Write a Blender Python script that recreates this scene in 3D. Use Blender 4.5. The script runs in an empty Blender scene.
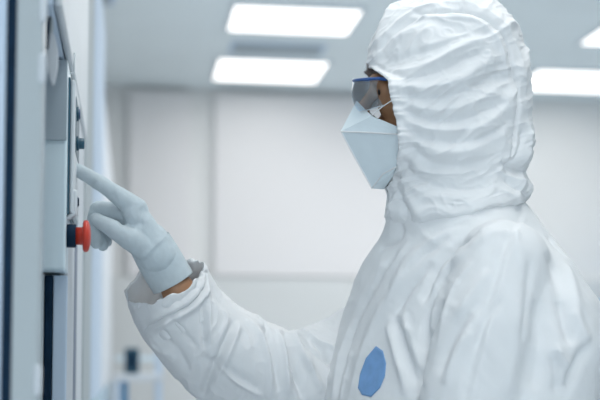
import bpy, bmesh, math, random
import numpy as np
from mathutils import Vector, Matrix
from mathutils.bvhtree import BVHTree
random.seed(4)
S = bpy.context.scene
COL = S.collection
PI = math.pi

# ------------------------------------------------------------------ camera
F = 1200.0; YAW = math.atan(172/1200); PITCH = math.radians(4.0)
SHIFT = (160 - F*math.tan(PITCH))/600
CAMLOC = Vector((0, 0, 1.25))
cd = bpy.data.cameras.new('camera'); cam = bpy.data.objects.new('camera', cd); COL.objects.link(cam)
cam.location = CAMLOC; cam.rotation_euler = (PI/2+PITCH, 0, -YAW)
cd.lens = 72; cd.sensor_width = 36; cd.shift_y = SHIFT
cd.clip_start = 0.05
cd.dof.use_dof = True; cd.dof.focus_distance = 1.80; cd.dof.aperture_fstop = 3.0
S.camera = cam
CR = cam.rotation_euler.to_matrix()
# ------------------------------------------------------------------ world, lights, exposure
w = bpy.data.worlds.new('world'); S.world = w; w.use_nodes = True
w.node_tree.nodes['Background'].inputs[0].default_value = (0.60, 0.78, 0.95, 1)
w.node_tree.nodes['Background'].inputs[1].default_value = 0.5
def area(name, loc, size, power, color, rot=(0, 0, 0)):
    l = bpy.data.lights.new(name, 'AREA'); l.shape = 'RECTANGLE'; l.size, l.size_y = size
    l.energy = power; l.color = color
    o = bpy.data.objects.new(name, l); COL.objects.link(o); o.location = loc; o.rotation_euler = rot
    return o
LIGHT_ROWS = [-1.6, -0.1, 1.4, 2.9, 4.3, 5.58, 6.62]     # luminaire rows in the ceiling
area('ceiling_glow', (0.55, 1.4, 2.80), (0.8, 1.9), 22, (1.0, 0.975, 0.94))
area('ceiling_glow_rear', (1.75, 5.0, 2.80), (3.2, 2.4), 78, (1.0, 0.97, 0.94))
area('added_fill_front', (-0.42, -2.5, 1.35), (1.4, 2.4), 54, (.88, .95, 1.0), (PI/2, 0, 0))  # added fill light behind the camera; the front wall has no window
area('added_fill_side', (5.1, 2.5, 1.35), (6.0, 2.4), 4, (.92, .97, 1.0), (PI/2, 0, PI/2))  # added weak fill from the right; no window in that wall
S.view_settings.view_transform = 'Standard'; S.view_settings.look = 'None'
S.view_settings.gamma = 1; S.view_settings.use_curve_mapping = False
S.view_settings.exposure = -0.40
S.cycles.max_bounces = 8; S.cycles.use_denoising = True

# ------------------------------------------------------------------ helpers
def at(px, py, d):
    """point seen at pixel (px, py) at depth d in front of the lens"""
    u = (px-300)/F*d; v = ((200-py)+SHIFT*600)/F*d
    return CAMLOC + CR @ Vector((u, v, -d))
def dirpx(px, py):
    return (at(px, py, 1)-CAMLOC)
def atY(px, py, Y):
    r = dirpx(px, py); return CAMLOC + r*(Y/r.y)
def atX(px, py, X):
    r = dirpx(px, py); return CAMLOC + r*(X/r.x)
def at_np(P):
    P = np.asarray(P, float); d = P[..., 2]
    u = (P[..., 0]-300)/F*d; v = ((200-P[..., 1])+SHIFT*600)/F*d
    c = np.stack([u, v, -d], -1)
    return c @ np.array(CR).T + np.array(CAMLOC)

def mat(name, col, rough=0.5, metal=0.0, bump=None, emis=None, spec=0.5, var=None, sub=0.0, sheen=0.0):
    m = bpy.data.materials.new(name); m.use_nodes = True; nt = m.node_tree; b = nt.nodes['Principled BSDF']
    b.inputs['Base Color'].default_value = (*col, 1); b.inputs['Roughness'].default_value = rough
    b.inputs['Metallic'].default_value = metal; b.inputs['Specular IOR Level'].default_value = spec
    if sub: 
        b.inputs['Subsurface Weight'].default_value = sub; b.inputs['Subsurface Radius'].default_value = (.01, .012, .015)
        b.inputs['Subsurface Scale'].default_value = 1.0
    if sheen: b.inputs['Sheen Weight'].default_value = sheen
    tc = nt.nodes.new('ShaderNodeTexCoord')
    if bump:
        scale, dist, stretch = bump
        mp = nt.nodes.new('ShaderNodeMapping'); mp.inputs['Scale'].default_value = stretch
        n = nt.nodes.new('ShaderNodeTexNoise'); n.inputs['Scale'].default_value = scale; n.inputs['Detail'].default_value = 4
        bp = nt.nodes.new('ShaderNodeBump'); bp.inputs['Distance'].default_value = dist; bp.inputs['Strength'].default_value = 1
        nt.links.new(tc.outputs['Object'], mp.inputs[0]); nt.links.new(mp.outputs[0], n.inputs[0])
        nt.links.new(n.outputs[0], bp.inputs['Height']); nt.links.new(bp.outputs[0], b.inputs['Normal'])
    if var:
        scale, amt, stretch = var
        mp = nt.nodes.new('ShaderNodeMapping'); mp.inputs['Scale'].default_value = stretch
        n = nt.nodes.new('ShaderNodeTexNoise'); n.inputs['Scale'].default_value = scale; n.inputs['Detail'].default_value = 3
        r = nt.nodes.new('ShaderNodeValToRGB')
        r.color_ramp.elements[0].position = 0.3; r.color_ramp.elements[1].position = 0.7
        r.color_ramp.elements[0].color = (*[c*(1-amt) for c in col], 1); r.color_ramp.elements[1].color = (*[min(1, c*(1+amt)) for c in col], 1)
        nt.links.new(tc.outputs['Object'], mp.inputs[0]); nt.links.new(mp.outputs[0], n.inputs[0])
        nt.links.new(n.outputs[0], r.inputs[0]); nt.links.new(r.outputs[0], b.inputs['Base Color'])
    if emis:
        b.inputs['Emission Color'].default_value = (*emis[0], 1); b.inputs['Emission Strength'].default_value = emis[1]
    return m
ONE = (1, 1, 1)
M = dict(
    wall=mat('wall_paint', (.76, .775, .78), .6, var=(1.5, .02, ONE)),
    lowwall=mat('lower_wall_panel', (.66, .69, .70), .5, var=(1.5, .02, ONE)),
    panel=mat('white_wall_panel', (.77, .77, .785), .4, var=(1.5, .01, ONE)),
    ceil=mat('ceiling_tile', (.82, .90, .93), .7, var=(2, .03, ONE)),
    floor=mat('resin_floor', (.80, .86, .91), .25, var=(3, .05, ONE)),
    lamp=mat('lamp_diffuser', (1, 1, 1), .5, emis=((1, .985, .95), 2.2)),
    alu=mat('white_aluminium', (.72, .77, .81), .6, 0, spec=.2, var=(8, .02, ONE)),
    steel=mat('brushed_steel', (.76, .90, 1.0), .45, .0, bump=(60, .0002, (1, 1, .03)), var=(40, .05, (1, 1, .05))),
    cab=mat('pale_enamel', (.49, .55, .58), .75, spec=.15, var=(3, .03, ONE)),
    cabblue=mat('pale_blue_enamel', (.60, .72, .86), .75, spec=.15, var=(3, .03, ONE)),
    cabwhite=mat('white_enamel', (.68, .73, .78), .75, spec=.15, var=(3, .02, ONE)),
    cabgrey=mat('grey_enamel', (.42, .50, .56), .4, var=(3, .03, ONE)),
    rubber=mat('black_rubber', (.004, .024, .055), .75, spec=.2, var=(30, .2, ONE)),
    darkblue=mat('dark_blue_trim', (.05, .10, .20), .4, var=(20, .1, ONE)),
    teal=mat('dark_teal_plastic', (.02, .09, .14), .35, var=(30, .1, ONE)),
    red=mat('red_plastic', (.68, .055, .03), .35, var=(40, .05, ONE)),
    fabric=mat('white_nonwoven_fabric', (.84, .865, .885), .65, bump=(55, .0007, (1, 1, .5)), var=(30, .012, ONE), spec=.3),
    patch=mat('blue_chest_patch', (.20, .39, .70), .6, bump=(420, .0002, ONE), var=(60, .08, ONE)),
    mask=mat('respirator_fabric', (.78, .88, .93), .7, bump=(600, .0002, ONE), var=(40, .02, ONE)),
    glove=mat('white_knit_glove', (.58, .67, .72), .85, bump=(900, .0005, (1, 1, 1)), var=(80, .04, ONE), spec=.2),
    skin=mat('brown_skin', (.46, .25, .14), .5, bump=(300, .0003, ONE), var=(20, .08, ONE), sub=.1),
    eye=mat('eye_white', (.75, .73, .70), .2, var=(20, .02, ONE)),
    iris=mat('dark_iris', (.04, .025, .02), .1, var=(90, .2, ONE)),
    frame=mat('blue_goggle_frame', (.02, .09, .30), .3, var=(50, .1, ONE)),
    blue=mat('blue_stripe', (.12, .36, .62), .4, var=(20, .05, ONE)),
    shoe=mat('white_boot_cover', (.78, .82, .85), .5, bump=(200, .0004, ONE)),
)
def translucent(m, col, f):
    nt = m.node_tree; b = nt.nodes['Principled BSDF']; o = [n for n in nt.nodes if n.type == 'OUTPUT_MATERIAL'][0]
    t = nt.nodes.new('ShaderNodeBsdfTranslucent'); t.inputs[0].default_value = (*col, 1)
    mx = nt.nodes.new('ShaderNodeMixShader'); mx.inputs[0].default_value = f
    nt.links.new(b.outputs[0], mx.inputs[1]); nt.links.new(t.outputs[0], mx.inputs[2]); nt.links.new(mx.outputs[0], o.inputs[0])
def glassmat():
    m = bpy.data.materials.new('clear_goggle_lens'); m.use_nodes = True; nt = m.node_tree
    for n in list(nt.nodes): nt.nodes.remove(n)
    o = nt.nodes.new('ShaderNodeOutputMaterial'); mx = nt.nodes.new('ShaderNodeMixShader')
    t = nt.nodes.new('ShaderNodeBsdfTransparent'); t.inputs[0].default_value = (.72, .86, 1, 1)
    g = nt.nodes.new('ShaderNodeBsdfGlossy'); g.inputs[0].default_value = (.9, .95, 1, 1); g.inputs[1].default_value = .04
    lw = nt.nodes.new('ShaderNodeLayerWeight'); lw.inputs[0].default_value = .62
    nz = nt.nodes.new('ShaderNodeTexNoise'); nz.inputs['Scale'].default_value = 50
    bp = nt.nodes.new('ShaderNodeBump'); bp.inputs['Distance'].default_value = .002
    nt.links.new(nz.outputs[0], bp.inputs['Height']); nt.links.new(bp.outputs[0], g.inputs['Normal'])
    nt.links.new(lw.outputs['Fresnel'], mx.inputs[0]); nt.links.new(t.outputs[0], mx.inputs[1]); nt.links.new(g.outputs[0], mx.inputs[2])
    nt.links.new(mx.outputs[0], o.inputs[0]); return m
M['lens'] = glassmat()
M['sheer'] = mat('thin_nonwoven_fabric', (.84, .865, .885), .65, bump=(55, .0007, (1, 1, .5)), var=(30, .012, ONE), spec=.3)
translucent(M['sheer'], (.75, .84, .92), .1)

def link(name, me, m, parent=None, smooth=False):
    o = bpy.data.objects.new(name, me); COL.objects.link(o)
    if m is not None: me.materials.append(m)
    if parent is not None: o.parent = parent; o.matrix_parent_inverse = Matrix.Translation(-world_loc(parent))
    if smooth: me.polygons.foreach_set('use_smooth', [True]*len(me.polygons))
    return o
def world_loc(o):
    l = Vector(o.location)
    # parents here are only translated; parent-inverse keeps child meshes in world coordinates
    return l if o.type == 'EMPTY' else Vector((0, 0, 0))
def tag(o, label=None, cat=None, group=None, kind=None):
    if label: o['label'] = label
    if cat: o['category'] = cat
    if group: o['group'] = group
    if kind: o['kind'] = kind
    return o
def empty(name, loc, label, cat, group=None):
    o = bpy.data.objects.new(name, None); COL.objects.link(o); o.location = loc; o.empty_display_size = .1
    return tag(o, label, cat, group)
def bm_box(bm, x0, x1, y0, y1, z0, z1, bevel=0):
    r = bmesh.ops.create_cube(bm, size=1, matrix=Matrix.Translation(((x0+x1)/2, (y0+y1)/2, (z0+z1)/2)) @ Matrix.Diagonal((x1-x0, y1-y0, z1-z0, 1)))
    if bevel:
        es = list({e for v in r['verts'] for e in v.link_edges})
        bmesh.ops.bevel(bm, geom=es, offset=bevel, segments=2, affect='EDGES', profile=.5)
def box(name, b, m, parent=None, bevel=0.002):
    bm = bmesh.new(); bl = b if isinstance(b[0], (tuple, list)) else [b]
    for q in bl: bm_box(bm, *q, bevel)
    me = bpy.data.meshes.new(name); bm.to_mesh(me); bm.free()
    return link(name, me, m, parent)
def lathe_x(name, c, prof, m, parent, n=40):
    """surface of revolution about the X axis at point c; prof = [(dx, r), ...]"""
    vs = []; fs = []
    for dx, r in prof:
        for k in range(n):
            a = 2*PI*k/n; vs.append((c[0]+dx, c[1]+r*math.cos(a), c[2]+r*math.sin(a)))
    for i in range(len(prof)-1):
        for k in range(n):
            fs.append((i*n+k, i*n+(k+1) % n, (i+1)*n+(k+1) % n, (i+1)*n+k))
    me = bpy.data.meshes.new(name); me.from_pydata(vs, [], fs); me.update()
    return link(name, me, m, parent, True)
def structure(o): o['kind'] = 'structure'; return o

# numpy value noise
def hash3(i, j, k, seed):
    n = (i*374761393 + j*668265263 + k*2147483647 + seed*1274126177) & 0xffffffff
    n = ((n ^ (n >> 13))*1274126177) & 0xffffffff
    n = (n ^ (n >> 16)) & 0xffff
    return n/65535.0
def vnoise(P, seed=0):
    P = np.asarray(P, float)+1000.0; I = np.floor(P).astype(np.int64); f = P-I; f = f*f*f*(f*(f*6-15)+10)
    r = 0
    for a in (0, 1):
        for b in (0, 1):
            for c in (0, 1):
                wgt = (f[:, 0] if a else 1-f[:, 0])*(f[:, 1] if b else 1-f[:, 1])*(f[:, 2] if c else 1-f[:, 2])
                r = r + wgt*hash3(I[:, 0]+a, I[:, 1]+b, I[:, 2]+c, seed)
    return r
def ridged(P, seed=0):
    return 1-np.abs(2*vnoise(P, seed)-1)      # 1 on crease lines

def get_co(me):
    a = np.empty(len(me.vertices)*3); me.vertices.foreach_get('co', a); return a.reshape(-1, 3)
def set_co(me, a): me.vertices.foreach_set('co', np.asarray(a, float).ravel()); me.update()
def get_no(me):
    a = np.empty(len(me.vertices)*3); me.vertex_normals.foreach_get('vector', a); return a.reshape(-1, 3)

def sculpt(me, strokes, extra=None):
    """strokes: (points in px, width m, height m) projected on the near side of the base mesh; ridge (+) or valley (-)"""
    co = get_co(me); no = get_no(me)
    bvh = BVHTree.FromPolygons([tuple(v) for v in co], [tuple(p.vertices) for p in me.polygons])
    disp = np.zeros(len(co))
    if extra is not None: disp += extra(co, no)
    for pts, wd, ht in strokes:
        # resample smooth curve through pts
        P = np.array(pts, float); n = len(P); Q = []
        for i in range(n-1):
            p0 = P[max(i-1, 0)]; p1 = P[i]; p2 = P[i+1]; p3 = P[min(i+2, n-1)]
            for t in np.linspace(0, 1, 7)[:-1]:
                Q.append(.5*((2*p1)+(-p0+p2)*t+(2*p0-5*p1+4*p2-p3)*t*t+(-p0+3*p1-3*p2+p3)*t**3))
        Q.append(P[-1]); pw = []
        for q in Q:
            d = dirpx(*q); h = bvh.ray_cast(CAMLOC, d.normalized())
            if h[0] is not None and (not pw or (h[0]-pw[-1]).length < .08): pw.append(h[0])
        if len(pw) < 2: continue
        pw = np.array([tuple(p) for p in pw])
        lo = pw.min(0)-3*wd; hi = pw.max(0)+3*wd
        idx = np.where(((co > lo) & (co < hi)).all(1))[0]
        if len(idx) == 0: continue
        c = co[idx]; best = np.full(len(idx), 9e9); bt = np.zeros(len(idx))
        L = len(pw)-1
        for i in range(L):
            a = pw[i]; ab = pw[i+1]-a; den = (ab@ab)+1e-12
            t = np.clip(((c-a)@ab)/den, 0, 1); dd = ((c-a-t[:, None]*ab)**2).sum(1)
            k = dd < best; best[k] = dd[k]; bt[k] = (i+t[k])/L
        env = np.clip(np.minimum(bt, 1-bt)*4, 0, 1)**.7*.85+.15
        # slightly sharp ridge
        r = np.sqrt(best)/wd
        disp[idx] += ht*env*np.exp(-r**1.6)
    set_co(me, co+no*disp[:, None])

def grid_mesh(name, V, nu, nv, wrap):
    """V: nu rows of nv points"""
    f = []
    for i in range(nu-1):
        for j in range(nv if wrap else nv-1):
            k = (j+1) % nv
            f.append((i*nv+j, i*nv+k, (i+1)*nv+k, (i+1)*nv+j))
    me = bpy.data.meshes.new(name); me.from_pydata([tuple(v) for v in V.reshape(-1, 3)], [], f); me.update()
    return me
def interp(tab, t, k=None):
    tab = np.array(tab, float)
    return np.stack([np.interp(t, tab[:, 0], tab[:, i]) for i in range(1, tab.shape[1])], -1)
def smooth1(a, n):
    a = a.copy()
    for _ in range(n): a[1:-1] = (a[:-2]+2*a[1:-1]+a[2:])/4
    return a

def rc(bm, p, q, r1, r2, seg=20):
    """closed round cone from p (radius r1) to q (radius r2)"""
    p = Vector(p); q = Vector(q); ax = q-p; L = ax.length
    if L < 1e-6: ax = Vector((0, 0, 1)); L = 1e-6
    z = ax.normalized(); x = z.orthogonal().normalized(); y = z.cross(x)
    rings = []
    for i in range(1, 7):
        a = -PI/2+(PI/2)*i/6; rings.append((p+z*(r1*math.sin(a)), r1*math.cos(a)))
    for i in range(0, 6):
        a = (PI/2)*i/6; rings.append((q+z*(r2*math.sin(a)), r2*math.cos(a)))
    vs = [[bm.verts.new(c+x*(r*math.cos(2*PI*k/seg))+y*(r*math.sin(2*PI*k/seg))) for k in range(seg)] for c, r in rings]
    a0 = bm.verts.new(p-z*r1); a1 = bm.verts.new(q+z*r2)
    for k in range(seg):
        bm.faces.new((a0, vs[0][(k+1) % seg], vs[0][k])); bm.faces.new((a1, vs[-1][k], vs[-1][(k+1) % seg]))
        for i in range(len(vs)-1): bm.faces.new((vs[i][k], vs[i][(k+1) % seg], vs[i+1][(k+1) % seg], vs[i+1][k]))
def ell(bm, c, r, rot=None):
    m = Matrix.Translation(c) @ (rot.to_4x4() if rot else Matrix()) @ Matrix.Diagonal((*r, 1))
    bmesh.ops.create_uvsphere(bm, u_segments=28, v_segments=18, radius=1, matrix=m)
def chain(bm, pts):
    for a, b in zip(pts[:-1], pts[1:]): rc(bm, a[0], b[0], a[1], b[1])
def fuse(bm, name, voxel, it, fac=.5):
    """one continuous surface from overlapping closed pieces"""
    me = bpy.data.meshes.new(name+'_base'); bm.to_mesh(me); bm.free()
    o = bpy.data.objects.new(name+'_base', me); COL.objects.link(o)
    r = o.modifiers.new('r', 'REMESH'); r.mode = 'VOXEL'; r.voxel_size = voxel
    s = o.modifiers.new('s', 'SMOOTH'); s.factor = fac; s.iterations = it
    dg = bpy.context.evaluated_depsgraph_get(); dg.update()
    out = bpy.data.meshes.new_from_object(o.evaluated_get(dg)); out.name = name
    bpy.data.objects.remove(o); bpy.data.meshes.remove(me)
    return out

# ================================================================== THE ROOM
X0, X1, Y0, Y1, H = -1.15, 5.2, -2.6, 7.0, 2.85
structure(box('floor', (X0-.1, X1+.1, Y0-.1, Y1+.1, -.1, 0), M['floor'], bevel=0))
structure(box('ceiling', (X0-.1, X1+.1, Y0-.1, Y1+.1, H, H+.1), M['ceil'], bevel=0))
structure(box('wall_back', (X0-.1, X1+.1, Y1, Y1+.1, 0, H), M['wall'], bevel=0))
structure(box('wall_left', (X0-.1, X0, Y0, Y1, 0, H), M['wall'], bevel=0))
structure(box('wall_right', (X1, X1+.1, Y0, Y1, 0, H), M['wall'], bevel=0))
structure(box('wall_front', (X0-.1, X1+.1, Y0-.1, Y0, 0, H), M['wall'], bevel=0))
def bx(px): return atY(px, 200, Y1).x
# lower wall lining and flush white panels of the back wall
zl = atY(300, 278, Y1).z
structure(box('trim_1', (X0, X1, Y1-.03, Y1, 0, zl), M['lowwall']))
for i, (a, b) in enumerate([(128, 190), (214, 412)]):  # second, wider panel stands in for a pool of light on the wall
    structure(box('trim_%d' % (i+2), (bx(a), bx(b), Y1-.04, Y1, zl+.005, H-.03), M['panel'], bevel=.004))

# ------------------------------------------------------------------ ceiling lights
def ceiling_light(x0, x1, y0, y1, label):
    e = empty('ceiling_light', ((x0+x1)/2, (y0+y1)/2, H), label, 'light', 'recessed ceiling light panels')
    fr = [(x0-.02, x1+.02, y0-.02, y0, H-.012, H), (x0-.02, x1+.02, y1, y1+.02, H-.012, H),
          (x0-.02, x0, y0, y1, H-.012, H), (x1, x1+.02, y0, y1, H-.012, H)]
    box('frame', fr, M['alu'], e, .001)
    box('diffuser', (x0, x1, y0, y1, H-.010, H-.001), M['lamp'], e, .001)
def at_ceiling(px, py):
    r = dirpx(px, py); return CAMLOC+r*((H-CAMLOC.z)/r.z)
def lightpx(xa, xb, ya, yb, label):
    p = at_ceiling(xa, (ya+yb)/2); q = at_ceiling(xb, (ya+yb)/2); u = at_ceiling((xa+xb)/2, ya); v = at_ceiling((xa+xb)/2, yb)
    ceiling_light(p.x, q.x, v.y if v.y < u.y else u.y, max(u.y, v.y), label)
    return p.x, q.x, min(u.y, v.y), max(u.y, v.y)
a = lightpx(231, 356, 6, 31, 'white rectangular ceiling light panel, larger upper one of the two left of the hooded head')
b = lightpx(216, 323, 59, 80, 'white ceiling light panel, smaller lower one of the two left of the hooded head')
stepx = (at_ceiling(593, 33).x-at_ceiling(231, 18).x)
ceiling_light(a[0]+stepx, a[1]+stepx, a[2], a[3], 'white ceiling light panel cut by the right edge, above the other one there')
stepx2 = (at_ceiling(531, 75).x-at_ceiling(216, 70).x)
ceiling_light(b[0]+stepx2, b[1]+stepx2, b[2], b[3], 'white ceiling light panel directly behind and right of the hooded head')
# air outlets
def vent(x0, x1, y0, y1, label):
    e = empty('ceiling_vent', ((x0+x1)/2, (y0+y1)/2, H), label, 'vent', 'ceiling air vents')
    box('frame', (x0, x1, y0, y1, H-.008, H), M['cabblue'], e, .002)
    n = 7
    box('grille', [(x0+.02, x1-.02, y0+.03+(y1-y0-.06)*k/n, y0+.03+(y1-y0-.06)*(k+.5)/n, H-.014, H-.007) for k in range(n)], M['cab'], e, .001)
v0 = at_ceiling(228, 52); v1 = at_ceiling(328, 44)
vent(v0.x, v1.x, min(v0.y, v1.y), max(v0.y, v1.y), 'pale grey-blue ceiling vent between the two light panels left of the head')
v0 = at_ceiling(60, 2); v1 = at_ceiling(114, -8)
vent(v0.x, v1.x, min(v0.y, v1.y), max(v0.y, v1.y), 'blue-grey ceiling vent at the top edge above the machine')

# ================================================================== MACHINE ROW ON THE LEFT (faces the aisle at X = XF)
XF = -.086
def yat(px, X=XF): return atX(px, 200, X).y
def zat(py, Y, px=70): return atY(px, py, Y).z
# --- nearest cabinet
nc = empty('machine_cabinet', (-.45, 1.35, 0), 'out-of-focus pale grey cabinet nearest the camera at the left edge with a dark vertical gap', 'cabinet')
YN = 1.30; yd = YN+.10
def xat(px, Y): return atY(px, 200, Y).x
box('body', (-.75, xat(41, YN)-.004, YN+.012, yd, 0, 2.45), M['cabgrey'], nc, .004)
box('side_panel', (-.75, xat(3.5, YN), YN, YN+.012, .08, 2.4), M['cabblue'], nc, .002)
box('door_seal', (xat(3.6, YN), xat(13.5, YN), YN+.004, YN+.012, .08, 2.4), M['rubber'], nc, .001)
box('side_panel', (xat(13.6, YN), xat(41, YN), YN, YN+.012, .08, 2.4), M['cab'], nc, .003)
for py in (8, 68, 380):
    z = atY(41, py, YN).z; xx = xat(41, YN)
    bmh = bmesh.new(); rc(bmh, (xx-.001, YN+.002, z-.012), (xx-.001, YN+.002, z+.012), .0045, .0045, 14)
    me = bpy.data.meshes.new('hinge'); bmh.to_mesh(me); bmh.free(); link('hinge', me, M['cabwhite'], nc, True)
# --- control cabinet
mc = empty('control_cabinet', (-.45, 1.9, 0), 'steel machine cabinet with control panel and red emergency stop under the gloved hand', 'machine')
YB = yat(66); YE = 2.32
zt = zat(58, YB); zb = zat(270, YB)
YH = yat(69)
box('control_housing', (-.45, XF, YB, YH, zb, zt-.002), M['steel'], mc, .003)
box('upper_housing', (-.75, XF-.006, yd+.02, YE, zt, 2.45), M['cabblue'], mc, .003)
zt2 = zt
box('upper_door', (XF-.005, XF+.005, yd+.03, YE-.01, zt+.002, 2.42), M['alu'], mc, .0045)
# grey sheet paints in the darker reflection on the steel side's upper half
box('reflection_sheet', (-.44, XF, YB-.004, YB-.0005, zat(141, YB), zt-.004), M['cabgrey'], mc, .001)
# lower cabinet
YL = YB+.05
box('lower_housing', (-.75, XF-.012, YL+.012, YE, .06, zb-.002), M['cabgrey'], mc, .003)
box('lower_side_panel', (xat(54.5, YL), xat(68.5, YL), YL, YL+.012, .10, zb-.004), M['cabblue'], mc, .002)
box('rubber_seal', (xat(46, YL), xat(54, YL), YL, YL+.010, .10, zb-.004), M['rubber'], mc, .002)
box('inner_panel', (xat(20, YL), xat(45.6, YL), YL, YL+.012, .10, zb-.004), M['cab'], mc, .002)
Y1d, Y2d, Y3d = yat(75.3), yat(76), yat(78.5)
box('rear_housing', (-.45, XF-.012, YH+.001, YE, zb, zt-.002), M['cabgrey'], mc, .002)
box('tall_door', (XF-.012, XF, YH+.002, Y1d, .08, zt-.002), M['cabwhite'], mc, .002)
box('door_gasket', (XF-.012, XF-.001, Y2d, Y3d, .08, zt-.002), M['darkblue'], mc, .001)
box('tall_door', (XF-.012, XF, Y3d+.002, YE-.01, .08, zt-.002), M['cabwhite'], mc, .002)
box('lower_door', (XF-.012, XF-.001, YL+.002, YH+.001, .08, zb-.006), M['cabwhite'], mc, .002)
box('plinth', (-.74, XF-.03, YL+.02, YE-.01, 0, .06), M['rubber'], mc, .002)
# operator panel
YP = yat(67)
z0p = zat(213, YP); z1p = zat(79, YP)
op = box('operator_panel', (XF+.003, XF+.0095, YP, YP+.15, z0p, z1p), M['alu'], mc, .003)
box('panel_gasket', (XF-.001, XF+.003, YP-.003, YP+.152, z0p-.002, z1p+.002), M['teal'], op, .001)
box('screen', (XF+.0090, XF+.0103, YP+.02, YP+.13, z0p+.09, z1p-.02), M['teal'], op, .001)
bmh = bmesh.new()
zc = z0p
rc(bmh, (XF+.010, YP+.006, zc+.000), (XF+.010, YP+.006, zc+.03), .004, .004, 16)
rc(bmh, (XF+.010, YP+.006, zc+.000), (XF+.002, YP+.006, zc-.006), .004, .0035, 16)
me = bpy.data.meshes.new('panel_latch'); bmh.to_mesh(me); bmh.free(); link('panel_latch', me, M['alu'], op, True)
# push buttons (beyond the screen edge)
def button(px, py, dx, r, m1, m2, nm, proud):
    X = XF+.009; Y = YP+proud; z = atY(px, py, Y).z
    e = lathe_x(nm, (X, Y, z), [(0, 0), (0, r), (min(.004, dx*.6), r), (min(.005, dx*.7), r*.9), (min(.005, dx*.7), 0)], m1, mc)
    lathe_x('button_cap', (X, Y, z), [(min(.004, dx*.6), r*.75), (dx-.001, r*.75), (dx, r*.68), (dx, 0)], m2, e)
button(76, 114, .0060, .0105, M['teal'], M['darkblue'], 'push_button', .045)
button(77, 143.5, .0125, .0105, M['teal'], M['teal'], 'selector_switch', .045)
button(75.5, 172, .0012, .010, M['alu'], M['cabwhite'], 'push_button', .06)
button(76, 202, .0055, .0085, M['darkblue'], M['rubber'], 'push_button', .05)
# emergency stop
YS = 1.705; zs = atY(76, 236, YS).z
sc_ = YS/F*1.0
xs = lambda px: atY(px, 236, YS).x
es = lathe_x('emergency_stop', (XF, YS, zs), [(-.001, 0), (-.001, .0165), (xs(75.5)-XF, .0165), (xs(76)-XF, .0155), (xs(76)-XF, 0)], M['rubber'], mc)
lathe_x('button_stem', (XF, YS, zs), [(xs(76)-XF-.001, 0), (xs(76)-XF-.001, .0125), (xs(82)-XF, .0125), (xs(83)-XF, .0135), (xs(84)-XF, .012)], M['red'], es)
lathe_x('mushroom_cap', (XF, YS, zs), [(xs(83)-XF, 0), (xs(83)-XF, .019), (xs(84)-XF, .0221), (xs(86.5)-XF, .0228), (xs(88.5)-XF, .0210), (xs(90)-XF, .0150), (xs(90.8)-XF, .008), (xs(91)-XF, 0)], M['red'], es)
# hook clip under the upper door edge
bmh = bmesh.new(); yq = yat(72.5, XF+.006)
rc(bmh, (XF+.006, yq, zat(53, yq)), (XF+.006, yq, zat(72, yq)), .0012, .0012, 10)
rc(bmh, (XF+.006, yq, zat(72, yq)), (XF-.002, yq, zat(74, yq)), .0012, .0012, 10)
me = bpy.data.meshes.new('clip'); bmh.to_mesh(me); bmh.free(); link('clip', me, M['alu'], mc, True)
# hanging latch lever in the recess between the cabinets
YR = 1.47
lev = [(51, 28), (55, 36), (58, 50), (57.5, 65), (55, 78), (53, 86), (50, 82), (47, 66), (45.5, 50), (47.5, 34)]
bm = bmesh.new()
fr = [bm.verts.new(atY(x, y, YR)) for x, y in lev]; bk = [bm.verts.new(atY(x, y, YR)+Vector((0, .012, 0))) for x, y in lev]
bm.faces.new(fr); bm.faces.new(bk[::-1])
for i in range(len(lev)):
    j = (i+1) % len(lev); bm.faces.new((fr[j], fr[i], bk[i], bk[j]))
bmesh.ops.bevel(bm, geom=[e for e in bm.edges], offset=.002, segments=2, affect='EDGES')
me = bpy.data.meshes.new('latch_lever'); bm.to_mesh(me); bm.free()
lv = link('latch_lever', me, M['cabwhite'], mc)
p = atY(48.5, 18, YR-.002); q = atY(47, 48, YR-.002)
bmh = bmesh.new(); rc(bmh, p, q, .0025, .0018, 12); 
me = bpy.data.meshes.new('lever_slot'); bmh.to_mesh(me); bmh.free(); link('lever_slot', me, M['rubber'], lv, True)
p = atY(50, 2, YR+.006)
box('lever_bracket', (p.x-.006, p.x+.004, YR, YR+.014, atY(50, 36, YR).z, zt+.01), M['cab'], lv, .001)
# recess back plate joining lower parts
box('recess_back', (-.75, -.34, yd+.0, YL+.0, .06, zt+.0), M['cabgrey'], mc, .002)

# --- further machines down the aisle
def far_cab(px0, px1, mt, label, X=XF, ztop=2.4, gap=None, depth=.6, seal=True):
    y0, y1 = yat(px0, X), yat(px1, X)
    e = empty('machine_cabinet', (X-.3, (y0+y1)/2, 0), label, 'cabinet')
    box('body', (X-depth, X-.015, y0, y1-.004, 0, ztop), mt, e, .004)
    n = 2 if y1-y0 > .5 else 1
    for k in range(n):
        a = y0+(y1-y0)*k/n+.012; b2 = y0+(y1-y0)*(k+1)/n-.012
        d = box('door', (X-.015, X, a, b2, .1, ztop-.06), mt, e, .004)
        box('door_handle', (X, X+.018, a+.02, a+.035, 1.0, 1.16), M['steel'], d, .003)
    return e
far_cab(85.5, 92.5, M['cab'], 'blurred pale grey cabinet directly behind the red emergency stop button', ztop=2.2)
far_cab(93, 103, M['cabblue'], 'blurred light blue cabinet, second one behind the control machine')
far_cab(103.5, 112, M['cabwhite'], 'blurred white cabinet, farthest of the row behind the control machine', ztop=2.2)
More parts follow.
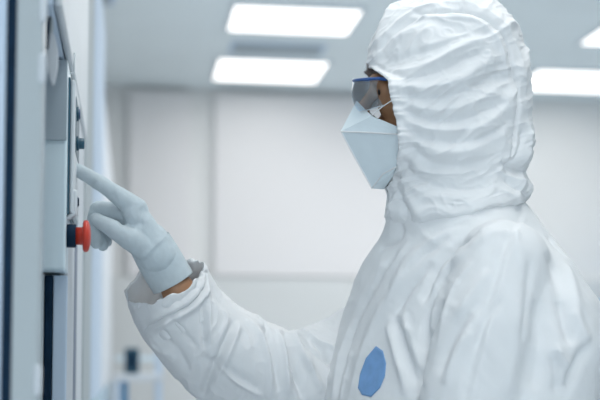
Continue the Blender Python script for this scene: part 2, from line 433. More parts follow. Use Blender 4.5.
# low bench with a dark instrument at the end of the row
Yq = 5.2
def q(px, py, Y=Yq): return atY(px, py, Y)
bn = empty('instrument_stand', (q(125, 300).x, Yq, 0), 'blurred steel stand with rails and a blue column below the sleeve cuff', 'stand')
zt_ = q(125, 374).z
box('shelf', (q(114, 370).x, q(163, 370).x, Yq-.15, Yq+.15, zt_-.03, zt_), M['cabwhite'], bn, .003)
for px in (117, 158.5):
    for yy in (-.13, .13):
        box('leg', (q(px-2.6, 370).x, q(px+2.6, 370).x, Yq+yy-.015, Yq+yy+.015, 0, zt_-.03 if px < 121 else q(0, 335).z), M['cabblue'], bn, .002)
box('rail', (q(115, 360).x, q(160, 360).x, Yq+.12, Yq+.14, q(0, 361).z, q(0, 356).z), M['steel'], bn, .002)
box('column', (q(121, 390).x, q(128, 390).x, Yq-.05, Yq+.05, 0, zt_-.03), M['blue'], bn, .003)
ib = empty('instrument_box', (q(131, 370).x, Yq, zt_), 'small dark teal box standing on the blurred stand under the sleeve', 'box')
box('casing', (q(124.5, 360).x, q(139, 360).x, Yq-.06, Yq+.04, zt_+.001, q(131, 348).z), M['teal'], ib, .006)
box('front_plate', (q(127.5, 360).x, q(136, 360).x, Yq-.064, Yq-.06, q(131, 369).z, q(131, 352).z), M['rubber'], ib, .002)
# tall white locker at right, far away
Yr = 6.6
cx0, cx1 = atY(588, 300, Yr).x, atY(588, 300, Yr).x+.9
sc2 = empty('storage_locker', ((cx0+cx1)/2, Yr, 0), 'white blurred locker with a blue top band at the right edge behind the shoulder', 'locker')
zq = atY(595, 303, Yr).z
box('body', (cx0, cx1, Yr-.2, Yr+.25, .05, zq-.07), M['cabwhite'], sc2, .004)
box('top_band', (cx0-.005, cx1+.005, Yr-.205, Yr+.25, zq-.07, zq), M['blue'], sc2, .004)
for k in range(2):
    d = box('door', (cx0+.01+.445*k, cx0+.435+.445*k, Yr-.215, Yr-.2, .1, zq-.1), M['cabwhite'], sc2, .003)
    box('door_handle', (cx0+.38-.2*k+.16*k, cx0+.395-.2*k+.16*k, Yr-.235, Yr-.215, .8, .95), M['steel'], d, .002)
box('plinth', (cx0+.01, cx1-.01, Yr-.18, Yr+.24, 0, .05), M['cabgrey'], sc2, .002)

# ================================================================== THE PERSON
DC = 1.85
base = at(455, 400, DC); base.z = 0
pr = empty('person', base, 'person in white hooded coverall, blue-rimmed goggles, mask and gloves pressing the control panel', 'person')
def PX(n, d=DC): return n*d/F      # pixels to metres at a depth

# ---------------- hands (shared joints for body and glove); (px, py, depth, radius px)
hand = dict(
    wrist=[(178, 290, 1.835, 19), (163, 262, 1.82, 20), (150, 243, 1.815, 20)],
    palm1=[(150, 243, 1.808, 17), (134, 212, 1.800, 12.5)],
    palm2=[(152, 243, 1.825, 17), (131, 218, 1.822, 12)],
    palm3=[(150, 247, 1.838, 15), (128, 224, 1.845, 11)],
    palm4=[(148, 250, 1.850, 13), (128, 230, 1.862, 10)],
    index=[(137, 209, 1.80, 11.5), (115, 193.5, 1.795, 8.6), (95, 180, 1.78, 7.8), (76.6, 169.5, 1.75, 6.8)],
    middle=[(131, 214, 1.825, 11), (98, 209.5, 1.822, 8.2), (92, 228, 1.822, 7.4), (97, 243, 1.822, 6.4)],
    ring=[(130, 222, 1.845, 10.5), (101, 214, 1.842, 7.8), (97, 232, 1.842, 7), (103, 245, 1.842, 6)],
    little=[(128, 229, 1.862, 9.5), (106, 219, 1.860, 7), (102, 232, 1.858, 6.2), (107, 242, 1.858, 5.4)],
    thumb=[(146, 247, 1.800, 14), (128, 238, 1.785, 11.5), (109, 226.5, 1.782, 8.6), (96, 219.5, 1.785, 7.2)],
)
def hand_mesh(bm, k, skip=()):
    for key, pts in hand.items():
        if key in skip: continue
        chain(bm, [(at(p[0], p[1], p[2]), PX(p[3], p[2])*k) for p in pts])
# left hand (hangs below the frame), relaxed
LW = at(418, 610, 1.64)
def left_hand(bm, k):
    rc(bm, LW, LW+Vector((-.02, .0, -.08)), .026*k, .030*k)
    for i, (dy, ln, r) in enumerate([(-.03, .075, .0085), (-.01, .085, .009), (.012, .08, .0085), (.03, .062, .0075)]):
        a = LW+Vector((-.022, dy, -.085)); b = a+Vector((-.012, dy*.1, -ln*.5)); c = b+Vector((-.022-.004*i, 0, -ln*.42))
        rc(bm, LW+Vector((-.01, dy*.6, -.03)), a, .016*k, (r+.003)*k); chain(bm, [(a, (r+.002)*k), (b, r*k), (c, (r-.001)*k)])
    a = LW+Vector((-.02, -.015, -.02)); chain(bm, [(a, .018*k), (a+Vector((-.03, -.025, -.035)), .012*k), (a+Vector((-.05, -.03, -.07)), .009*k)])

# ---------------- body: head with a face, neck, trunk, arms, hands and legs in one surface
HR = Matrix.Rotation(-YAW+math.radians(4), 3, 'Z')
hc = at(452, 95, DC)
def hp(px, py, dd=0): return at(px, py, DC+dd)
bm = bmesh.new()
ell(bm, hp(455, 74), (.094, .076, .088), HR)
ell(bm, hp(425, 95), (.068, .066, .090), HR)
ell(bm, hp(412, 130), (.052, .056, .062), HR)
ell(bm, hp(396, 158), (.026, .034, .024), HR)                 # chin
rc(bm, hp(375, 90), hp(359, 114), .009, .012)                 # nose
rc(bm, hp(359, 114), hp(366, 119), .012, .011)
rc(bm, hp(377, 80, -.032), hp(375, 79, 0), .010, .010); rc(bm, hp(377, 80, .032), hp(375, 79, 0), .010, .010)   # brow
for s in (-1, 1):
    rc(bm, hp(388, 107, .030*s), hp(402, 100, .050*s), .016, .016)      # cheek bone
    rc(bm, hp(378, 137, .010*s), hp(382, 138, .018*s), .009, .008)      # lips
    rc(bm, hp(382, 86, .022*s), hp(386, 86, .040*s), .009, .009)        # upper lid
    rc(bm, hp(382, 98, .022*s), hp(386, 98, .040*s), .008, .008)        # lower lid
    ell(bm, hp(452, 98, .078*s), (.018, .008, .030), HR)                # ear
rc(bm, hp(445, 140), hp(466, 225), .055, .055)
rc(bm, hp(472, 268, .0), hp(455, 400, 0), .085, .11)
rc(bm, hp(505, 262, -.12), hp(410, 300, .12), .045, .045)
rc(bm, hp(450, 400), hp(455, 560), .115, .12)
rc(bm, hp(450, 300), hp(450, 500), .115, .12)
chain(bm, [(at(503, 262, 1.72), .052), (at(478, 400, 1.70), .046), (at(462, 500, 1.70), .040), (LW, .026)])
chain(bm, [(at(392, 320, 2.0), .052), (at(300, 398, 1.955), .043), (at(235, 355, 1.89), .038), (at(190, 312, 1.852), .030), (at(178, 290, 1.835), .027)])
hand_mesh(bm, .68); left_hand(bm, .85)
hipz = .92
hx, hy = base.x, base.y
for s in (-1, 1):
    o = Vector((-.03*s, .10*s, 0))
    chain(bm, [(Vector((hx, hy, hipz))+o, .085), (Vector((hx-.01, hy, .50))+o, .058), (Vector((hx, hy, .10))+o, .042)])
    rc(bm, Vector((hx, hy, .05))+o, Vector((hx-.16, hy-.02, .04))+o, .038, .032)
me = fuse(bm, 'body', .006, 4)
body = link('body', me, M['skin'], pr, True)
# eye
for s in (-1, 1):
    b2 = bmesh.new(); ell(b2, hp(386, 92, .030*s), (.0105, .0105, .0105)); me = bpy.data.meshes.new('eye'); b2.to_mesh(me); b2.free()
    e = link('eye', me, M['eye'], body, True)
    b2 = bmesh.new(); ell(b2, hp(380.5, 92, .030*s), (.0045, .006, .006)); me = bpy.data.meshes.new('iris'); b2.to_mesh(me); b2.free()
    link('iris', me, M['iris'], e, True)

# ---------------- right glove
bm = bmesh.new(); hand_mesh(bm, 1.0, skip=('wrist',))
rc(bm, at(150, 243, 1.815), at(158, 256, 1.818), PX(20), PX(20))
me = fuse(bm, 'glove', .0022, 5)
def knit(co, no):
    d = .0006*(vnoise(co/.004, 3)-.5)+.0022*(vnoise(co/np.array([.02, .02, .02]), 5)-.5)
    return d
GS = [([(150, 195), (142, 214), (141, 228)], .006, -.003), ([(144, 222), (130, 226), (118, 221)], .005, -.003),
      ([(133, 262), (146, 254), (158, 243), (170, 232)], .003, .0015), ([(112, 193), (118, 200)], .004, -.0015), ([(96, 181), (94, 188)], .004, -.001)]
sculpt(me, GS, knit)
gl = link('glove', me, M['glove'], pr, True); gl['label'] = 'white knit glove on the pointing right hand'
# knitted cuff of the glove
def tube(name, path, nu, nv, flat=None, extra=None, inner=0, thick=.003):
    """open tube through (point, radius) with an inner return at its first end"""
    P = np.array([tuple(p[0]) for p in path]); R = np.array([p[1] for p in path]); n = len(P)
    s = np.concatenate([[0], np.cumsum(np.linalg.norm(np.diff(P, axis=0), axis=1))]); t = np.linspace(0, s[-1], nu)
    C = np.stack([np.interp(t, s, P[:, i]) for i in range(3)], -1); r = np.interp(t, s, R)
    k = max(2, nu//8)
    for _ in range(k*k//3): 
        C[1:-1] = (C[:-2]+2*C[1:-1]+C[2:])/4; r[1:-1] = (r[:-2]+2*r[1:-1]+r[2:])/4
    T = np.gradient(C, axis=0); T /= np.linalg.norm(T, axis=1)[:, None]
    return C, r, T, t
def ring_frame(T, ref):
    X = ref-(T@ref)[:, None]*T; X /= np.linalg.norm(X, axis=1)[:, None]; Y = np.cross(T, X); return X, Y
ref = np.array(CR @ Vector((0, 0, 1)))      # towards the lens
C, r, T, t = tube('c', [(at(173, 282.5, 1.832), PX(22)), (at(165, 269, 1.828), PX(22.2)), (at(158, 257, 1.822), PX(22)), (at(150, 243, 1.816), PX(21))], 60, 64)
T[:] = T.mean(0)/np.linalg.norm(T.mean(0))
Xf, Yf = ring_frame(T, ref); th = np.linspace(0, 2*PI, 64, endpoint=False)
V = C[:, None]+(Xf[:, None]*np.cos(th)[None, :, None]*.82+Yf[:, None]*np.sin(th)[None, :, None])*(r[:, None, None]*(1+.012*np.cos(th*26))[None, :, None])
Vi = C[:30, None]+(Xf[:30, None]*np.cos(th)[None, :, None]*.82+Yf[:30, None]*np.sin(th)[None, :, None])*(r[:30, None, None]-.0022)

VV = np.concatenate([Vi[::-1], V]); me = grid_mesh('glove_cuff', VV, len(VV), 64, True)
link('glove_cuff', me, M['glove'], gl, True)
# left glove
bm = bmesh.new(); left_hand(bm, 1.0); rc(bm, LW+Vector((.01, 0, .05)), LW, .030, .030)
me = fuse(bm, 'glove', .003, 3); g2 = link('glove', me, M['glove'], pr, True)

# ---------------- coverall: trunk, near sleeve and trousers
rows = [(190, 400, 505, 1.0), (200, 394, 520, 1.0), (212, 388, 530, 1.05), (226, 385, 539, 1.12), (236, 382, 545, 1.2), (246, 376, 552, 1.3), (262, 365, 563, 1.42), (280, 356, 572, 1.5),
        (300, 350, 585, 1.5), (320, 344, 591, 1.5), (340, 338, 595, 1.5), (360, 332, 591, 1.5), (400, 320, 583, 1.5), (460, 322, 578, 1.45), (520, 335, 575, 1.4), (600, 345, 570, 1.35), (640, 355, 560, 1.3)]
def trunk(bm, rows, k=1.0, n=56):
    ca, sa = math.cos(math.radians(52)), math.sin(math.radians(52)); rings = []
    for y, L, R, ab in rows:
        wx = PX((R-L)/2)*k; cx = (L+R)/2
        B = wx/math.sqrt((ab*ca)**2+sa**2); A = ab*B; ring = []
        for i in range(n):
            a = 2*PI*i/n
            u = -A*math.cos(a)*ca-B*math.sin(a)*sa; d = A*math.cos(a)*sa-B*math.sin(a)*ca
            D = DC+d; ring.append(bm.verts.new(at(300+(cx-300+u*F/DC)*DC/D, 200-( (200-y)+SHIFT*600)*DC/D+SHIFT*600, D)))
        rings.append(ring)
    for a, b in zip(rings[:-1], rings[1:]):
        for i in range(n): bm.faces.new((a[i], a[(i+1) % n], b[(i+1) % n], b[i]))
    bm.faces.new(rings[0][::-1]); bm.faces.new(rings[-1])
bm = bmesh.new(); trunk(bm, rows)
bmesh.ops.recalc_face_normals(bm, faces=bm.faces)
chain(bm, [(at(503, 268, 1.715), .070), (at(488, 330, 1.695), .079), (at(472, 400, 1.69), .080), (at(462, 490, 1.69), .072), (LW+Vector((.02, 0, .06)), .050)])
for s in (-1, 1):
    o = Vector((-.03*s, .10*s, 0))
    chain(bm, [(Vector((hx, hy, hipz))+o, .115), (Vector((hx-.01, hy, .50))+o, .095), (Vector((hx, hy, .14))+o, .080)])
me = fuse(bm, 'coverall', .0042, 14)
print('coverall verts', len(me.vertices))
TS = [  # trunk and near sleeve creases
    ([(528, 212), (512, 245), (500, 285), (488, 330), (470, 400)], .0035, .0030),
    ([(522, 212), (505, 245), (493, 285), (480, 330), (462, 400)], .010, -.0035),
    ([(482, 232), (455, 250), (436, 272), (424, 300)], .008, -.010),
    ([(496, 226), (470, 240), (448, 262), (430, 290)], .008, .007),
    ([(466, 252), (446, 272), (434, 300), (428, 335)], .008, .008),
    ([(455, 262), (440, 285), (427, 322), (422, 352)], .006, -.008),
    ([(443, 300), (428, 340), (416, 398)], .009, -.010),
    ([(395, 318), (404, 345), (416, 385)], .006, -.007), ([(404, 314), (412, 345), (421, 378)], .006, .006), ([(388, 325), (396, 352), (407, 392)], .006, .005),
    ([(420, 255), (395, 290), (372, 330), (350, 395)], .012, .006), ([(432, 262), (410, 290), (392, 318)], .007, -.005),
    ([(398, 250), (375, 285), (352, 330), (336, 398)], .009, -.0055), ([(385, 262), (362, 300), (344, 345), (332, 398)], .008, .005),
    ([(402, 226), (396, 238), (380, 248)], .008, -.007), ([(410, 240), (395, 262), (380, 278)], .007, .004),
    ([(460, 226), (430, 240), (408, 262), (392, 288)], .010, .005), ([(450, 238), (424, 254), (404, 276)], .006, -.0035),
    ([(520, 235), (505, 232), (488, 236), (470, 248)], .008, .004),
    ([(478, 300), (462, 322), (448, 350), (440, 372)], .009, -.005), ([(470, 330), (456, 352), (446, 385)], .008, .005),
    ([(490, 270), (474, 290), (458, 318)], .008, .004),
    ([(548, 235), (556, 246), (566, 256)], .006, -.004), ([(545, 252), (556, 280), (560, 310)], .010, -.004), ([(566, 262), (574, 290), (576, 320)], .010, .005),
    ([(560, 300), (566, 325), (572, 345)], .008, -.007), ([(572, 310), (582, 330), (588, 342)], .008, .006),
    ([(590, 345), (580, 358), (570, 378), (562, 398)], .007, -.008), ([(556, 345), (564, 360), (572, 366)], .005, .006), ([(552, 355), (558, 375), (556, 395)], .007, -.006),
    ([(472, 262), (456, 284), (446, 310), (438, 345)], .004, .004), ([(500, 300), (486, 322), (476, 350)], .004, -.003),
    ([(440, 236), (418, 256), (400, 282), (388, 305)], .004, .003), ([(470, 222), (440, 232), (415, 248)], .004, -.0025),
    ([(378, 270), (362, 300), (350, 325)], .004, -.003), ([(408, 330), (414, 356), (424, 392)], .004, -.004), ([(352, 352), (346, 372), (340, 398)], .004, .003),
    ([(530, 260), (526, 300), (520, 340)], .005, -.0025), ([(512, 228), (520, 250), (524, 275)], .005, .0025),
    ([(558, 372), (566, 385), (562, 396)], .004, .004), ([(535, 300), (540, 340), (532, 390)], .014, -.006), ([(518, 300), (515, 350), (505, 398)], .012, .004),
]
def cloth_noise(co, no):
    # diagonal drape folds, large to small
    R1 = np.array([[.80, 0, .60], [0, 1, 0], [-.60, 0, .80]])
    q = co@R1.T
    wv = vnoise(co/.09, 11)[:, None]*.05
    a = ridged((q+wv)/np.array([.055, .08, .32]), 1)**2
    b = ridged((q+wv*.6)/np.array([.022, .035, .18]), 2)**3
    c = ridged((q+wv*.5)/np.array([.011, .02, .09]), 7)**3
    return .0026*(a-.4)+.0010*(b-.3)+.0006*(c-.3)
sculpt(me, [(p, wd, h*(1.45 if h < 0 else 1.1)) for p, wd, h in TS], cloth_noise)
cov = link('coverall', me, M['fabric'], pr, True); cov['label'] = 'white nonwoven coverall trunk and sleeve'

# blue chest patch, laid on the chest surface
def surface_patch(name, me_src, outline, m, parent, lift=.0012, n=10):
    co = get_co(me_src); bvh = BVHTree.FromPolygons([tuple(v) for v in co], [tuple(p.vertices) for p in me_src.polygons])
    cx = sum(p[0] for p in outline)/len(outline); cy = sum(p[1] for p in outline)/len(outline)
    bm = bmesh.new(); N = len(outline)*4; P = []
    for i in range(N):
        a = outline[i//4]; b = outline[(i//4+1) % len(outline)]; f = (i % 4)/4; P.append((a[0]*(1-f)+b[0]*f, a[1]*(1-f)+b[1]*f))
    prev = None
    def hit(x, y):
        d = dirpx(x, y).normalized(); h = bvh.ray_cast(CAMLOC, d); return h[0]-d*lift
    rings = [[bm.verts.new(hit(cx+(x-cx)*k/n, cy+(y-cy)*k/n)) for x, y in P] for k in range(1, n+1)]
    c = bm.verts.new(hit(cx, cy))
    for i in range(N):
        j = (i+1) % N; bm.faces.new((c, rings[0][j], rings[0][i]))
        for k in range(n-1): bm.faces.new((rings[k][i], rings[k][j], rings[k+1][j], rings[k+1][i]))
    geo = bmesh.ops.extrude_face_region(bm, geom=list(bm.faces))
    bmesh.ops.translate(bm, verts=[v for v in geo['geom'] if isinstance(v, bmesh.types.BMVert)], vec=Vector((0, .0009, 0)))
    bmesh.ops.recalc_face_normals(bm, faces=bm.faces)
    mm = bpy.data.meshes.new(name); bm.to_mesh(mm); bm.free(); return link(name, mm, m, parent, True)
pt = surface_patch('chest_patch', me, [(376, 346), (383, 351), (386, 363), (385, 376), (380, 388), (371, 397), (362, 395), (358, 388), (360, 374), (366, 358)], M['patch'], cov)
pt['label'] = 'blue oval patch on the chest'

# ---------------- reaching right sleeve
NU, NV = 300, 260
path = [(at(164, 281, 1.832), PX(42)), (at(170, 293, 1.842), PX(44)), (at(180, 314, 1.856), PX(45)), (at(205, 342, 1.875), PX(49)), (at(240, 366, 1.905), PX(53)), (at(283, 390, 1.95), PX(58)),
        (at(330, 382, 2.0), PX(62)), (at(372, 360, 2.03), PX(64)), (at(410, 340, 2.04), PX(64))]
C, r, T, t = tube('s', path, NU, NV)
# blend cuff plane: opening seen partly from its mouth
ax0 = np.array(at(150, 248, 1.815))-np.array(at(180, 314, 1.865)); ax0 = -ax0/np.linalg.norm(ax0)
for i in range(60):
    f = i/60; T[i] = ax0*(1-f)+T[i]*f; T[i] /= np.linalg.norm(T[i])
Xf, Yf = ring_frame(T, ref); th = np.linspace(0, 2*PI, NV, endpoint=False)
rr = r[:, None]*np.ones((1, NV))
rr[:40] *= 1+.05*np.sin(th*3+1)[None]*(1-np.arange(40)/40)[:, None]+.02*np.sin(th*7)[None]*(1-np.arange(40)/40)[:, None]
off = .007*(vnoise(np.stack([np.cos(th)*2.2, np.sin(th)*2.2, th*0+3], -1), 9)-.5)+.004*(vnoise(np.stack([np.cos(th)*6, np.sin(th)*6, th*0+3], -1), 19)-.5)
V = C[:, None]+(Xf[:, None]*np.cos(th)[None, :, None]+Yf[:, None]*np.sin(th)[None, :, None])*rr[..., None]
V[:40] += (T[:40, None]*(1-np.arange(40)/40)[:, None, None])*off[None, :, None]*1.5
Vi = V[1:36:2].copy(); Ci = C[1:36:2, None]; Vi = Ci+(Vi-Ci)*(1-.0022/r[1:36:2])[:, None, None]
VV = np.concatenate([Vi[::-1], V]); me = grid_mesh('reaching_sleeve', VV, len(VV), NV, True)
bmx = bmesh.new(); bmx.from_mesh(me); bmesh.ops.recalc_face_normals(bmx, faces=bmx.faces); bmx.to_mesh(me); bmx.free()
SS = [
    ([(200, 262), (203, 282), (190, 300), (165, 314), (142, 324)], .006, -.007),
    ([(205, 270), (206, 290), (192, 308), (165, 322), (146, 334)], .006, .006),
    ([(190, 272), (180, 292), (160, 303), (135, 306)], .005, .004), ([(178, 288), (186, 300), (182, 312)], .004, -.004),
    ([(202, 296), (203, 330), (205, 350)], .004, -.004), ([(208, 296), (209, 325), (211, 345)], .004, .003),
    ([(170, 316), (182, 330), (198, 348)], .004, -.003),
    ([(234, 322), (222, 350), (208, 380), (203, 396)], .006, -.008), ([(240, 322), (229, 350), (215, 382)], .006, .005),
    ([(216, 362), (235, 380), (262, 396)], .004, .005), ([(200, 355), (230, 372), (258, 390)], .008, -.005),
    ([(248, 318), (262, 340), (270, 370), (270, 398)], .007, .005), ([(262, 326), (272, 350), (279, 392)], .006, -.006),
    ([(276, 330), (284, 355), (288, 395)], .005, .006), ([(284, 334), (292, 360), (302, 398)], .006, -.010),
    ([(290, 334), (298, 352), (310, 372)], .005, .008), ([(296, 332), (312, 348), (330, 362)], .006, -.008), ([(300, 328), (318, 342), (338, 352)], .005, .006),
    ([(304, 352), (312, 372), (322, 392)], .006, .006), ([(312, 340), (322, 350), (334, 372)], .005, -.006),
    ([(150, 340), (160, 350), (172, 352)], .006, .004), ([(160, 330), (175, 348), (190, 372)], .008, -.004), ([(222, 308), (226, 322), (216, 345)], .005, .003),
    ([(258, 318), (266, 326), (268, 340)], .004, -.004),
]
def sleeve_noise(co, no):
    wv = vnoise(co/.06, 21)[:, None]*.04; q = co+wv
    a = ridged(q/np.array([.05, .06, .09]), 22)**2; b = ridged(q/np.array([.022, .03, .05]), 23)**3; c = ridged(q/np.array([.011, .012, .02]), 27)**3
    return .0035*(a-.4)+.0018*(b-.3)+.0006*(c-.3)
sculpt(me, [(p, wd, h*1.35) for p, wd, h in SS], sleeve_noise)
sl = link('reaching_sleeve', me, M['sheer'], pr, True)

# ---------------- hood
HN, HV = 330, 330
tab = [(-3, 448, 449, .002), (-2, 434, 464, .022), (0, 419, 478, .042), (3, 406, 488, .060), (8, 395, 498, .076), (15, 386, 505, .090), (28, 378, 514, .104), (45, 372, 521, .113), (60, 369.5, 525, .119), (72, 370, 528, .121), (79, 373, 529, .121), (85, 381, 530, .121),
       (95, 384, 531, .120), (110, 387, 532, .119), (125, 390.5, 533, .117), (140, 393, 533, .115), (155, 393.5, 531, .112), (165, 393, 528, .109), (174, 393, 524, .106), (182, 390, 523, .104), (190, 387, 528, .106), (200, 384, 532, .112), (212, 385, 532, .116), (222, 392, 522, .110), (232, 410, 495, .085)]
tabop = [(-3, 1), (55, 2), (70, 4), (79, 30), (88, 58), (150, 63), (166, 46), (178, 14), (188, 1.5), (232, .5)]
tt = np.linspace(0, 1, HN); yy = -3+235*(np.where(tt < .25, (tt/.25)**2*.08, .08+(tt-.25)/.75*.92))
LR = interp(tab, yy); op_ = np.radians(interp(tabop, yy)[:, 0])
LR[20:] = smooth1(LR[20:], 12); op_ = smooth1(op_, 14)
xr, xR, hd = LR.T
xr = xr
V = np.zeros((HN, HV, 3))
for i in range(HN):
    a = (xR[i]-xr[i])/(1+math.cos(op_[i])); xc = xR[i]-a
    ph = np.linspace(op_[i], 2*PI-op_[i], HV)
    c, s = np.cos(ph), np.sin(ph)
    x = xc-a*c; d = -hd[i]*np.sign(s)*np.abs(s)**.92
    # back of the hood is narrower than its front
    sh = smoothed = max(0, min(1, (yy[i]-160)/50))
    y = yy[i]-.16*(x-400)*sh+sh*4
    D = DC+d+.0
    V[i, :, 0] = 300+(x-300)*DC/D; V[i, :, 1] = (200+SHIFT*600)-((200+SHIFT*600)-y)*DC/D; V[i, :, 2] = D
V = at_np(V)
# close the face edge into an inner hem
cen = V.mean(1, keepdims=True)
me = grid_mesh('hood', V, HN, HV, False)
bmx = bmesh.new(); bmx.from_mesh(me); bmesh.ops.recalc_face_normals(bmx, faces=bmx.faces); bmx.to_mesh(me); bmx.free()
n0 = get_no(me); c0 = get_co(me)
if ((c0-c0.mean(0))*n0).sum() < 0: me.flip_normals()
HS = [
    # panel seam round the crown and its crest strip
    ([(412, 9), (440, 11), (470, 12), (492, 24), (508, 42), (516, 70), (518, 105), (516, 135), (508, 165)], .0032, -.0095),
    ([(404, 13), (440, 17), (468, 19), (486, 29), (501, 46), (509, 72), (511, 105)], .005, .004),
    ([(430, 4), (470, 5), (498, 20), (515, 42), (523, 70), (526, 110)], .007, .003),
    # folds
    ([(420, 12), (404, 22), (390, 34), (380, 52)], .008, -.004), ([(432, 20), (405, 30), (392, 42), (386, 58)], .007, .004),
    ([(392, 68), (410, 70), (430, 64), (455, 50), (480, 42)], .006, .006), ([(390, 76), (410, 78), (436, 72), (462, 60), (486, 50)], .007, -.006),
    ([(388, 62), (410, 56), (440, 46), (465, 34)], .007, -.004), ([(420, 48), (440, 42), (462, 36)], .005, .004),
    ([(390, 84), (415, 88), (445, 84), (478, 70), (505, 58)], .008, .007), ([(393, 92), (420, 98), (450, 96), (480, 84), (500, 74)], .007, -.006),
    ([(395, 98), (415, 106), (440, 110), (468, 104), (498, 92)], .007, .005), ([(396, 104), (412, 114), (436, 121), (462, 120), (492, 108), (512, 100)], .007, -.0075),
    ([(398, 112), (415, 124), (440, 130), (470, 128), (500, 116)], .006, .006), ([(398, 120), (414, 134), (440, 141), (466, 142), (492, 132), (512, 120)], .007, -.0065),
    ([(400, 130), (418, 143), (446, 151), (474, 148), (508, 132)], .008, .005), ([(400, 140), (416, 152), (440, 164), (468, 164), (500, 152)], .008, -.006),
    ([(402, 150), (420, 166), (446, 174), (480, 170)], .007, .005), ([(400, 158), (412, 172), (430, 184), (462, 188), (500, 182)], .008, -.006),
    ([(400, 168), (408, 182), (426, 194), (460, 198), (505, 190)], .008, .004),
    ([(454, 144), (466, 130), (486, 118)], .006, -.006), ([(462, 148), (480, 134), (500, 124)], .006, .005), ([(478, 100), (496, 88), (510, 82)], .005, .004),
    ([(470, 75), (490, 66), (506, 62)], .006, -.004), ([(470, 92), (485, 80), (505, 72)], .005, -.004),
    # back gathers at the nape
    ([(524, 130), (518, 150), (508, 166), (505, 172)], .006, -.007), ([(530, 120), (527, 148), (518, 168)], .006, .005),
    ([(500, 160), (512, 168), (526, 172)], .005, -.007), ([(496, 170), (512, 178), (530, 184)], .005, .006), ([(505, 178), (518, 188), (530, 200)], .005, -.007),
    ([(500, 188), (515, 196), (528, 204)], .005, .005),
    # throat
    ([(397, 168), (396, 188), (402, 206), (410, 220)], .007, -.010), ([(404, 178), (408, 196), (418, 214)], .007, .004),
    ([(392, 178), (388, 196), (392, 214)], .006, .003),
    ([(420, 206), (450, 204), (480, 196), (510, 190)], .008, -.003), ([(412, 216), (450, 213), (490, 204), (526, 198)], .006, .004),
]
def hood_noise(co, no):
    ct, st = math.cos(.42), math.sin(.42); R1 = np.array([[ct, 0, -st], [0, 1, 0], [st, 0, ct]])
    wv = vnoise(co/.07, 31)[:, None]*.035; q = co@R1+wv
    a = ridged(q/np.array([.12, .10, .035]), 32)**2; b = ridged(q/np.array([.05, .05, .017]), 33)**3; c = ridged(q/np.array([.02, .02, .010]), 34)**3
    d = .0042*(a-.4)+.0028*(b-.3)+.0015*(c-.3)
    R2 = np.array([[math.cos(.95), 0, -math.sin(.95)], [0, 1, 0], [math.sin(.95), 0, math.cos(.95)]])
    d += .0075*(ridged((co@R2+wv*.8)/np.array([.13, .09, .050]), 36)-.66)+.0035*(ridged((co+wv)/np.array([.06, .05, .040]), 38)-.66)
    # elastic gathers next to the face opening
    g = np.zeros((HN, HV)); e = np.minimum(np.arange(HV), np.arange(HV)[::-1])
    wave = np.sin(yy*.85+3*np.sin(yy*.17)+1.5*np.sin(yy*.41))+.6*np.sin(yy*.47+1)
    m = np.clip((yy-60)/12, 0, 1)*np.clip((190-yy)/12, 0, 1)
    g += (wave*m)[:, None]*np.exp(-e/13.0)[None]*.0016
    g += (m*.0025)[:, None]*np.exp(-((e-3)/3.0)**2)[None]
    g -= (m*.0030)[:, None]*np.exp(-((e-13)/4.0)**2)[None]
    return d+g.ravel()
sculpt(me, [(p, wd, h*(1 if k < 3 else .78)) for k, (p, wd, h) in enumerate(HS)], hood_noise)
hood = link('hood', me, M['fabric'], pr, True); hood['label'] = 'white coverall hood gathered round the face'
sm = hood.modifiers.new('thickness', 'SOLIDIFY'); sm.thickness = .0018; sm.offset = -1

# ---------------- respirator
def facets(name, pts, faces, m, parent, thick=.0016, sub=3):
    me = bpy.data.meshes.new(name); me.from_pydata([tuple(at(*p)) for p in pts], [], faces); me.update()
    bm = bmesh.new(); bm.from_mesh(me); bmesh.ops.recalc_face_normals(bm, faces=bm.faces)
    bmesh.ops.subdivide_edges(bm, edges=bm.edges, cuts=sub, use_grid_fill=True); bm.to_mesh(me); bm.free()
    o = link(name, me, m, parent); s = o.modifiers.new('thickness', 'SOLIDIFY'); s.thickness = thick; s.offset = 0
    return o
mp = [(357, 101, 1.852), (372, 116, 1.795), (401, 128, 1.768), (401, 134.5, 1.764), (341, 131.5, 1.835), (342, 131.5, 1.865), (393, 134, 1.935), (394, 130, 1.93), (374, 116, 1.905),
      (372, 188, 1.846), (373, 188, 1.854), (400, 165, 1.785), (400, 166, 1.915), (384, 189, 1.852)]
mf = [(0, 1, 4), (1, 2, 3, 4), (0, 4, 5), (0, 5, 8), (8, 5, 6, 7), (4, 3, 11, 9), (5, 10, 12, 6), (4, 9, 10, 5), (9, 11, 13), (10, 13, 12), (9, 13, 10)]
mk = facets('respirator_mask', mp, mf, M['mask'], pr)
mk['label'] = 'pale folded flat-front respirator mask'
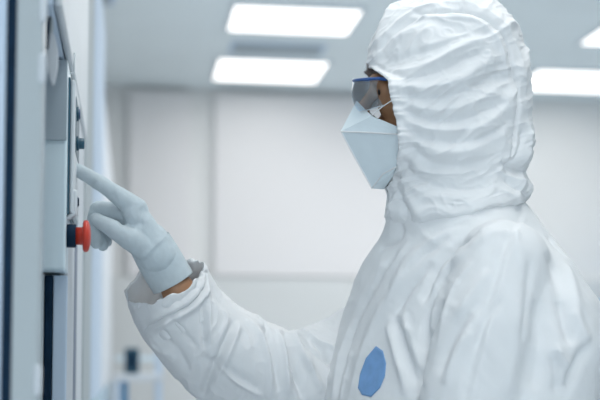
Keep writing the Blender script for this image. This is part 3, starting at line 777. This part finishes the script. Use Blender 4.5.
# welded seams of the mask
def wire(name, pts, r, m, parent, n=8):
    b = bmesh.new(); chain(b, [(at(*p), r) for p in pts]); me = bpy.data.meshes.new(name); b.to_mesh(me); b.free(); return link(name, me, m, parent, True)
wire('weld_seam', [(341.5, 131.5, 1.834), (368, 132.5, 1.797), (401, 134.5, 1.762)], .0013, M['fabric'], mk)
wire('weld_seam', [(341.5, 132, 1.834), (352, 152, 1.838), (372, 188, 1.845)], .0012, M['fabric'], mk)
wire('weld_seam', [(372, 188, 1.844), (383, 174, 1.808), (400, 165, 1.783)], .0010, M['fabric'], mk)
wire('strap', [(372, 115, 1.79), (382, 107, 1.785), (394, 99, 1.775)], .0009, M['fabric'], mk)

# ---------------- goggles
gg = bpy.data.objects.new('safety_goggles', None); COL.objects.link(gg); gg.parent = pr; gg.matrix_parent_inverse = Matrix.Translation(-base); gg['label'] = 'clear goggles with a blue brow rim'
NUg, NVg = 14, 40
V = np.zeros((NUg, NVg, 3))
for i in range(NUg):
    f = i/(NUg-1)
    for j in range(NVg):
        a = (j/(NVg-1)*2-1)                       # -1 near temple .. 1 far temple
        xfront = 353.5+5*f*f+3*math.sin(f*PI)*-1
        x = xfront+ (abs(a)**2.6)*25
        y = 80.5-abs(a)**2*2+f*(27+ (1-abs(a)**3)*5)
        V[i, j] = (x, y, DC+a*.068)
lens = link('lens', grid_mesh('lens', at_np(V), NUg, NVg, False), M['lens'], gg, True)
wire('brow_rim', [tuple(V[0, j]) for j in range(0, NVg, 3)]+[(379.5, 78.5, 1.778)], .0024, M['frame'], gg)
wire('lower_rim', [tuple(V[-1, j]) for j in range(0, NVg, 3)], .0009, M['cabwhite'], gg)
wire('temple_arm', [(378, 78.5, 1.780), (400, 80, 1.768), (440, 88, 1.764)], .0026, M['frame'], gg)
wire('temple_arm', [(378, 78.5, 1.92), (400, 80, 1.932), (440, 88, 1.936)], .0026, M['frame'], gg)

# ---------------- overboots
for s in (-1, 1):
    o = Vector((-.03*s, .10*s, 0)); bm = bmesh.new()
    rc(bm, Vector((hx, hy, .20))+o, Vector((hx, hy, .06))+o, .078, .058); rc(bm, Vector((hx+.02, hy, .055))+o, Vector((hx-.19, hy-.025, .045))+o, .055, .044)
    me = fuse(bm, 'overboot', .006, 4); c = get_co(me); c[:, 2] = np.maximum(c[:, 2], .001); set_co(me, c)
    link('overboot', me, M['shoe'], pr, True)
